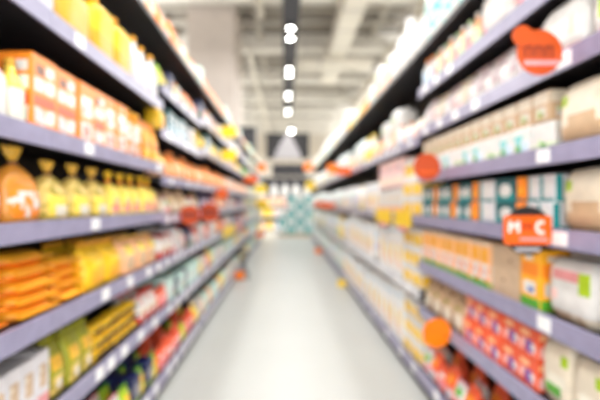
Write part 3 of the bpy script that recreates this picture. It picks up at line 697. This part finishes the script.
# ------------------------------------------------------------------ building shell
def sb(name, x0, x1, y0, y1, z0, z1, m):
    g = Geo(); g.box(x0, x1, y0, y1, z0, z1, m); return struct(name, g)
sb('floor', -7.5, 7.5, -4, CL, -.1, 0, 'floor_resin')
sb('ceiling', -7.5, 7.5, -4, CL, CZ, CZ+.1, 'ceiling_concrete')
sb('wall_left', -7.6, -7.5, -4, CL, 0, CZ, 'wall_plaster'); sb('wall_right', 7.5, 7.6, -4, CL, 0, CZ, 'wall_plaster')
sb('wall_back', -7.5, 7.5, -4.1, -4, 0, CZ, 'wall_plaster'); sb('wall_end', -7.5, 7.5, CL, CL+.1, 0, CZ, 'wall_plaster')
sb('pillar', -2.68, -1.40, 11.0, 13.0, 0, CZ, 'pillar_plaster')
for i, z in enumerate((2.5, 6.5, 10.3, 13.9, 17.6, 21.0, 24.2, 27.4, 30.5)):
    sb('ceiling_beam', -7.5, 7.5, z, z+.50, CZ-.52, CZ, 'beam_paint')
for z in (8.4, 11.6, 12.5, 15.2, 16.2, 18.9, 19.9, 22.3, 25.6, 28.8):
    sb('ceiling_joist', -7.5, 7.5, z, z+.16, CZ-.26, CZ, 'joist_paint')
for x in (-3.9, -1.95, -.95, 2.9, 4.1):
    sb('ceiling_joist', x, x+.2, -4, CL, CZ-.20, CZ, 'joist_paint')
def duct(x0, x1, z0, z1, h0, h1, label, joints=(), m='duct_paint'):
    root = bpy.data.objects.new('air_duct', None); COL.objects.link(root); root.location = ((x0+x1)/2, z0, h0)
    tag(root, label, 'duct'); w = (x1-x0)/2
    g = Geo(); g.box(-w, w, 0, z1-z0, 0, h1-h0, m); obj('casing', g, root)
    for k_ in range(2):
        if z1-z0 > x1-x0: px_, py_ = 0, (z1-z0)*(.25+.5*k_)
        else: px_, py_ = w*(k_-.5), (z1-z0)/2
        g = Geo(); tube(g, (px_, py_, h1-h0-.01), (px_, py_, CZ-h0), .012, 'edge_metal'); obj('hanging_rod', g, root)
    long_y = (z1-z0) > (x1-x0)
    n = int(max(z1-z0, x1-x0)/1.2)
    for i in range(1, n):
        g = Geo()
        if long_y: g.box(-w-.015, w+.015, i*1.2, i*1.2+.03, -.015, h1-h0, 'edge_metal')
        else: g.box(-w+i*1.2, -w+i*1.2+.03, -.015, z1-z0+.015, -.015, h1-h0, 'edge_metal')
        obj('flange', g, root)
duct(1.45, 2.0, 7.6, 16.4, 6.15, 6.66, 'pale square duct running lengthwise beside the dark lighting track')
duct(-.05, 2.9, 13.2, 13.75, 5.86, 6.10, 'short pale duct crossing under the lengthwise one')
duct(3.6, 4.0, 4.0, 22.0, 6.2, 6.66, 'pale duct running lengthwise above the shelves facing the pillar')
def hanger(x, y, h):
    q = Geo(); tube(q, (x, y, h+.05), (x, y, CZ), .012, 'edge_metal'); return q
g = Geo(); tube(g, (-.68, 5.0, 6.6), (-.68, 11.3, 6.6), .10, 'duct_paint', 12); pz = obj('pipe', g); [obj('hanger', hanger(-.68, y_, 6.6), pz) for y_ in (6.0, 10.0)]; tag(pz, 'short pale pipe under the ceiling between pillar and lighting track', 'pipe')
g = Geo(); tube(g, (-1.25, 13.5, 6.55), (-1.25, CL-.1, 6.55), .09, 'duct_paint', 12); pz = obj('pipe', g); [obj('hanger', hanger(-1.25, y_, 6.55), pz) for y_ in (15, 20, 26, 30)]; tag(pz, 'long pale pipe under the ceiling along the pillar row', 'pipe')

# ------------------------------------------------------------------ lighting track with spot pairs
root = bpy.data.objects.new('lighting_track', None); COL.objects.link(root); root.location = (.135, 0, TZ)
tag(root, 'long dark ceiling track carrying the row of twin lamps over the aisle', 'track')
g = Geo(); g.box(-.19, .19, -2, 19.2, -.10, -.02, 'track_metal'); obj('channel', g, root)
for z in (1, 4.2, 8.2, 11.2, 14.0, 17.0):
    g = Geo(); tube(g, (0, z, -.04), (0, z, CZ-TZ), .012, 'track_metal'); obj('hanging_rod', g, root)
def lamp_light(x, y, z, r, power, parent, spread=PI, col=(.97, .985, 1)):
    l = bpy.data.lights.new('lamp_light', 'AREA'); l.shape = 'DISK'; l.size = r*2; l.energy = power; l.color = col; l.spread = spread
    o = bpy.data.objects.new('lamp_light', l); COL.objects.link(o); o.location = (x, y, z); o.parent = parent
    return o
ZL = [-1.4, 1.4, 4.2, 7.0, 9.75, 12.65, 15.5, 18.2]
for i, z in enumerate(ZL):
    root = bpy.data.objects.new('ceiling_spotlight', None); COL.objects.link(root); root.location = (.135, z, TZ-.10)
    if z > 8: tag(root, f'twin ceiling lamp on the dark track, {ORD[i-4]} visible one counted down the aisle', 'lamp', 'twin lamps on the lighting track')
    else: tag(root, f'twin ceiling lamp on the dark track, overhead before the visible ones', 'lamp', 'twin lamps on the lighting track')
    for dy in (-.29, .29):
        g = Geo(); g.rings([(-.10, .085, .085, 2), (0, .075, .075, 2)], lambda u, v: 'track_metal', 20, base=(0, dy)); hsg = obj('lamp_housing', g, root)
        g = Geo(); g.rings([(-.106, .072, .072, 2), (-.101, .076, .076, 2)], lambda u, v: 'lamp_glow', 20, base=(0, dy)); obj('lens', g, hsg)
        lt_ = lamp_light(0, dy, -.16, .06, 44, root, math.radians(150)); lt_.rotation_euler = (0, math.radians(22)*(1 if dy > 0 else -1), 0)
root = bpy.data.objects.new('ceiling_round_lamp', None); COL.objects.link(root); root.location = (.28, 17.5, 4.48)
tag(root, 'single round lamp in front of the hanging black board', 'lamp')
g = Geo(); g.rings([(0, .12, .12, 2), (.17, .10, .10, 2)], lambda u, v: 'track_metal', 20); obj('lamp_housing', g, root)
g = Geo()
import mathutils
g.rings([(-.09+.09*(1-math.cos(t)), .09*math.sin(t)+.001, .09*math.sin(t)+.001, 2) for t in [i*PI/2/7 for i in range(8)]], lambda u, v: 'lamp_glow', 20); obj('lens', g, root)
# unseen strip luminaires added overhead to brighten the shelves and hall
n = 0
SPOTS = [(x, z) for z in (-2.0, 1.6, 5.2) for x in (-1.5, 1.7)]+[(x, z) for z in (8.5, 13.0, 17.5, 22.0, 26.5, 31.0) for x in (-5.2, 5.4)]
for x, z in SPOTS:
    near = abs(x) < 2
    root = bpy.data.objects.new('added_ceiling_strip', None); COL.objects.link(root); root.location = (x, z, 6.6 if near else 5.6)
    n += 1
    if near: tag(root, f"added white strip lamp high over the camera end of the aisle, {['pillar','opposite'][x > 0]} side, {ORD[int((z+2)/3.6)]} pair", 'lamp', 'added strip lamps over the camera end')
    else: tag(root, f"added white strip lamp beyond the {['pillar','opposite'][x > 0]} row, {ORD[int((z-8.4)/4.5)]} down the hall", 'lamp', 'added strip lamps over the neighbouring aisles')
    g = Geo(); g.box(-.15, .15, -1.7, 1.7, 0, .06, 'duct_paint'); obj('lamp_housing', g, root)
    for dy in (-1.2, 1.2):
        g = Geo(); tube(g, (0, dy, .05), (0, dy, CZ-(6.6 if near else 5.6)), .008, 'edge_metal'); obj('hanging_rod', g, root)
    l = bpy.data.lights.new('lamp_light', 'AREA'); l.shape = 'RECTANGLE'; l.size = .28; l.size_y = 3.3; l.energy = 110 if near else 420; l.color = (.97, .985, 1)
    o = bpy.data.objects.new('lamp_light', l); COL.objects.link(o); o.location = (0, 0, -.01); o.parent = root
    if not near:      # upward fill added on the outer strips to brighten the ceiling
        l = bpy.data.lights.new('added_uplight', 'AREA'); l.shape = 'RECTANGLE'; l.size = .28; l.size_y = 3.3; l.energy = 190; l.color = (.97, .985, 1)
        o = bpy.data.objects.new('added_uplight', l); COL.objects.link(o); o.location = (0, 0, .075); o.rotation_euler = (PI, 0, 0); o.parent = root

# unseen glazed front added behind the camera, its area light filling the near shelves
g = Geo()
for x in (-6.0, -3.0, 0, 3.0, 6.0): g.box(x-.04, x+.04, -3.99, -3.90, .3, 5.1, 'edge_metal')
for h in (.3, 2.6, 5.1): g.box(-6.04, 6.04, -3.99, -3.90, h-.04, h+.04, 'edge_metal')
struct('fill_window_frame', g)
l = bpy.data.lights.new('added_front_fill', 'AREA'); l.shape = 'RECTANGLE'; l.size = 11.8; l.size_y = 4.7; l.energy = 900; l.color = (.98, .99, 1)
o = bpy.data.objects.new('added_front_fill', l); COL.objects.link(o); o.location = (0, -3.88, 2.7); o.rotation_euler = (PI/2, 0, 0)

# ------------------------------------------------------------------ world, camera
w = bpy.data.worlds.new('world'); SC.world = w; w.use_nodes = True
w.node_tree.nodes['Background'].inputs[0].default_value = (1, .98, .95, 1); w.node_tree.nodes['Background'].inputs[1].default_value = .6
cam = bpy.data.cameras.new('camera'); co = bpy.data.objects.new('camera', cam); COL.objects.link(co); SC.camera = co
co.location = (0, 0, CAM_H); co.rotation_euler = (PI/2, 0, 0)
cam.sensor_width = 36; cam.lens = 24; cam.shift_x = 15/600; cam.shift_y = 2/600; cam.clip_start = .05; cam.clip_end = 100
import os
cam.dof.use_dof = True; cam.dof.focus_distance = .47; cam.dof.aperture_fstop = 2.1
SC.view_settings.view_transform = 'Standard'; SC.view_settings.look = 'None'; SC.view_settings.gamma = 1; SC.view_settings.use_curve_mapping = False
SC.view_settings.exposure = -0.27
SC.cycles.max_bounces = 8; SC.cycles.diffuse_bounces = 6
SC.cycles.use_denoising = True
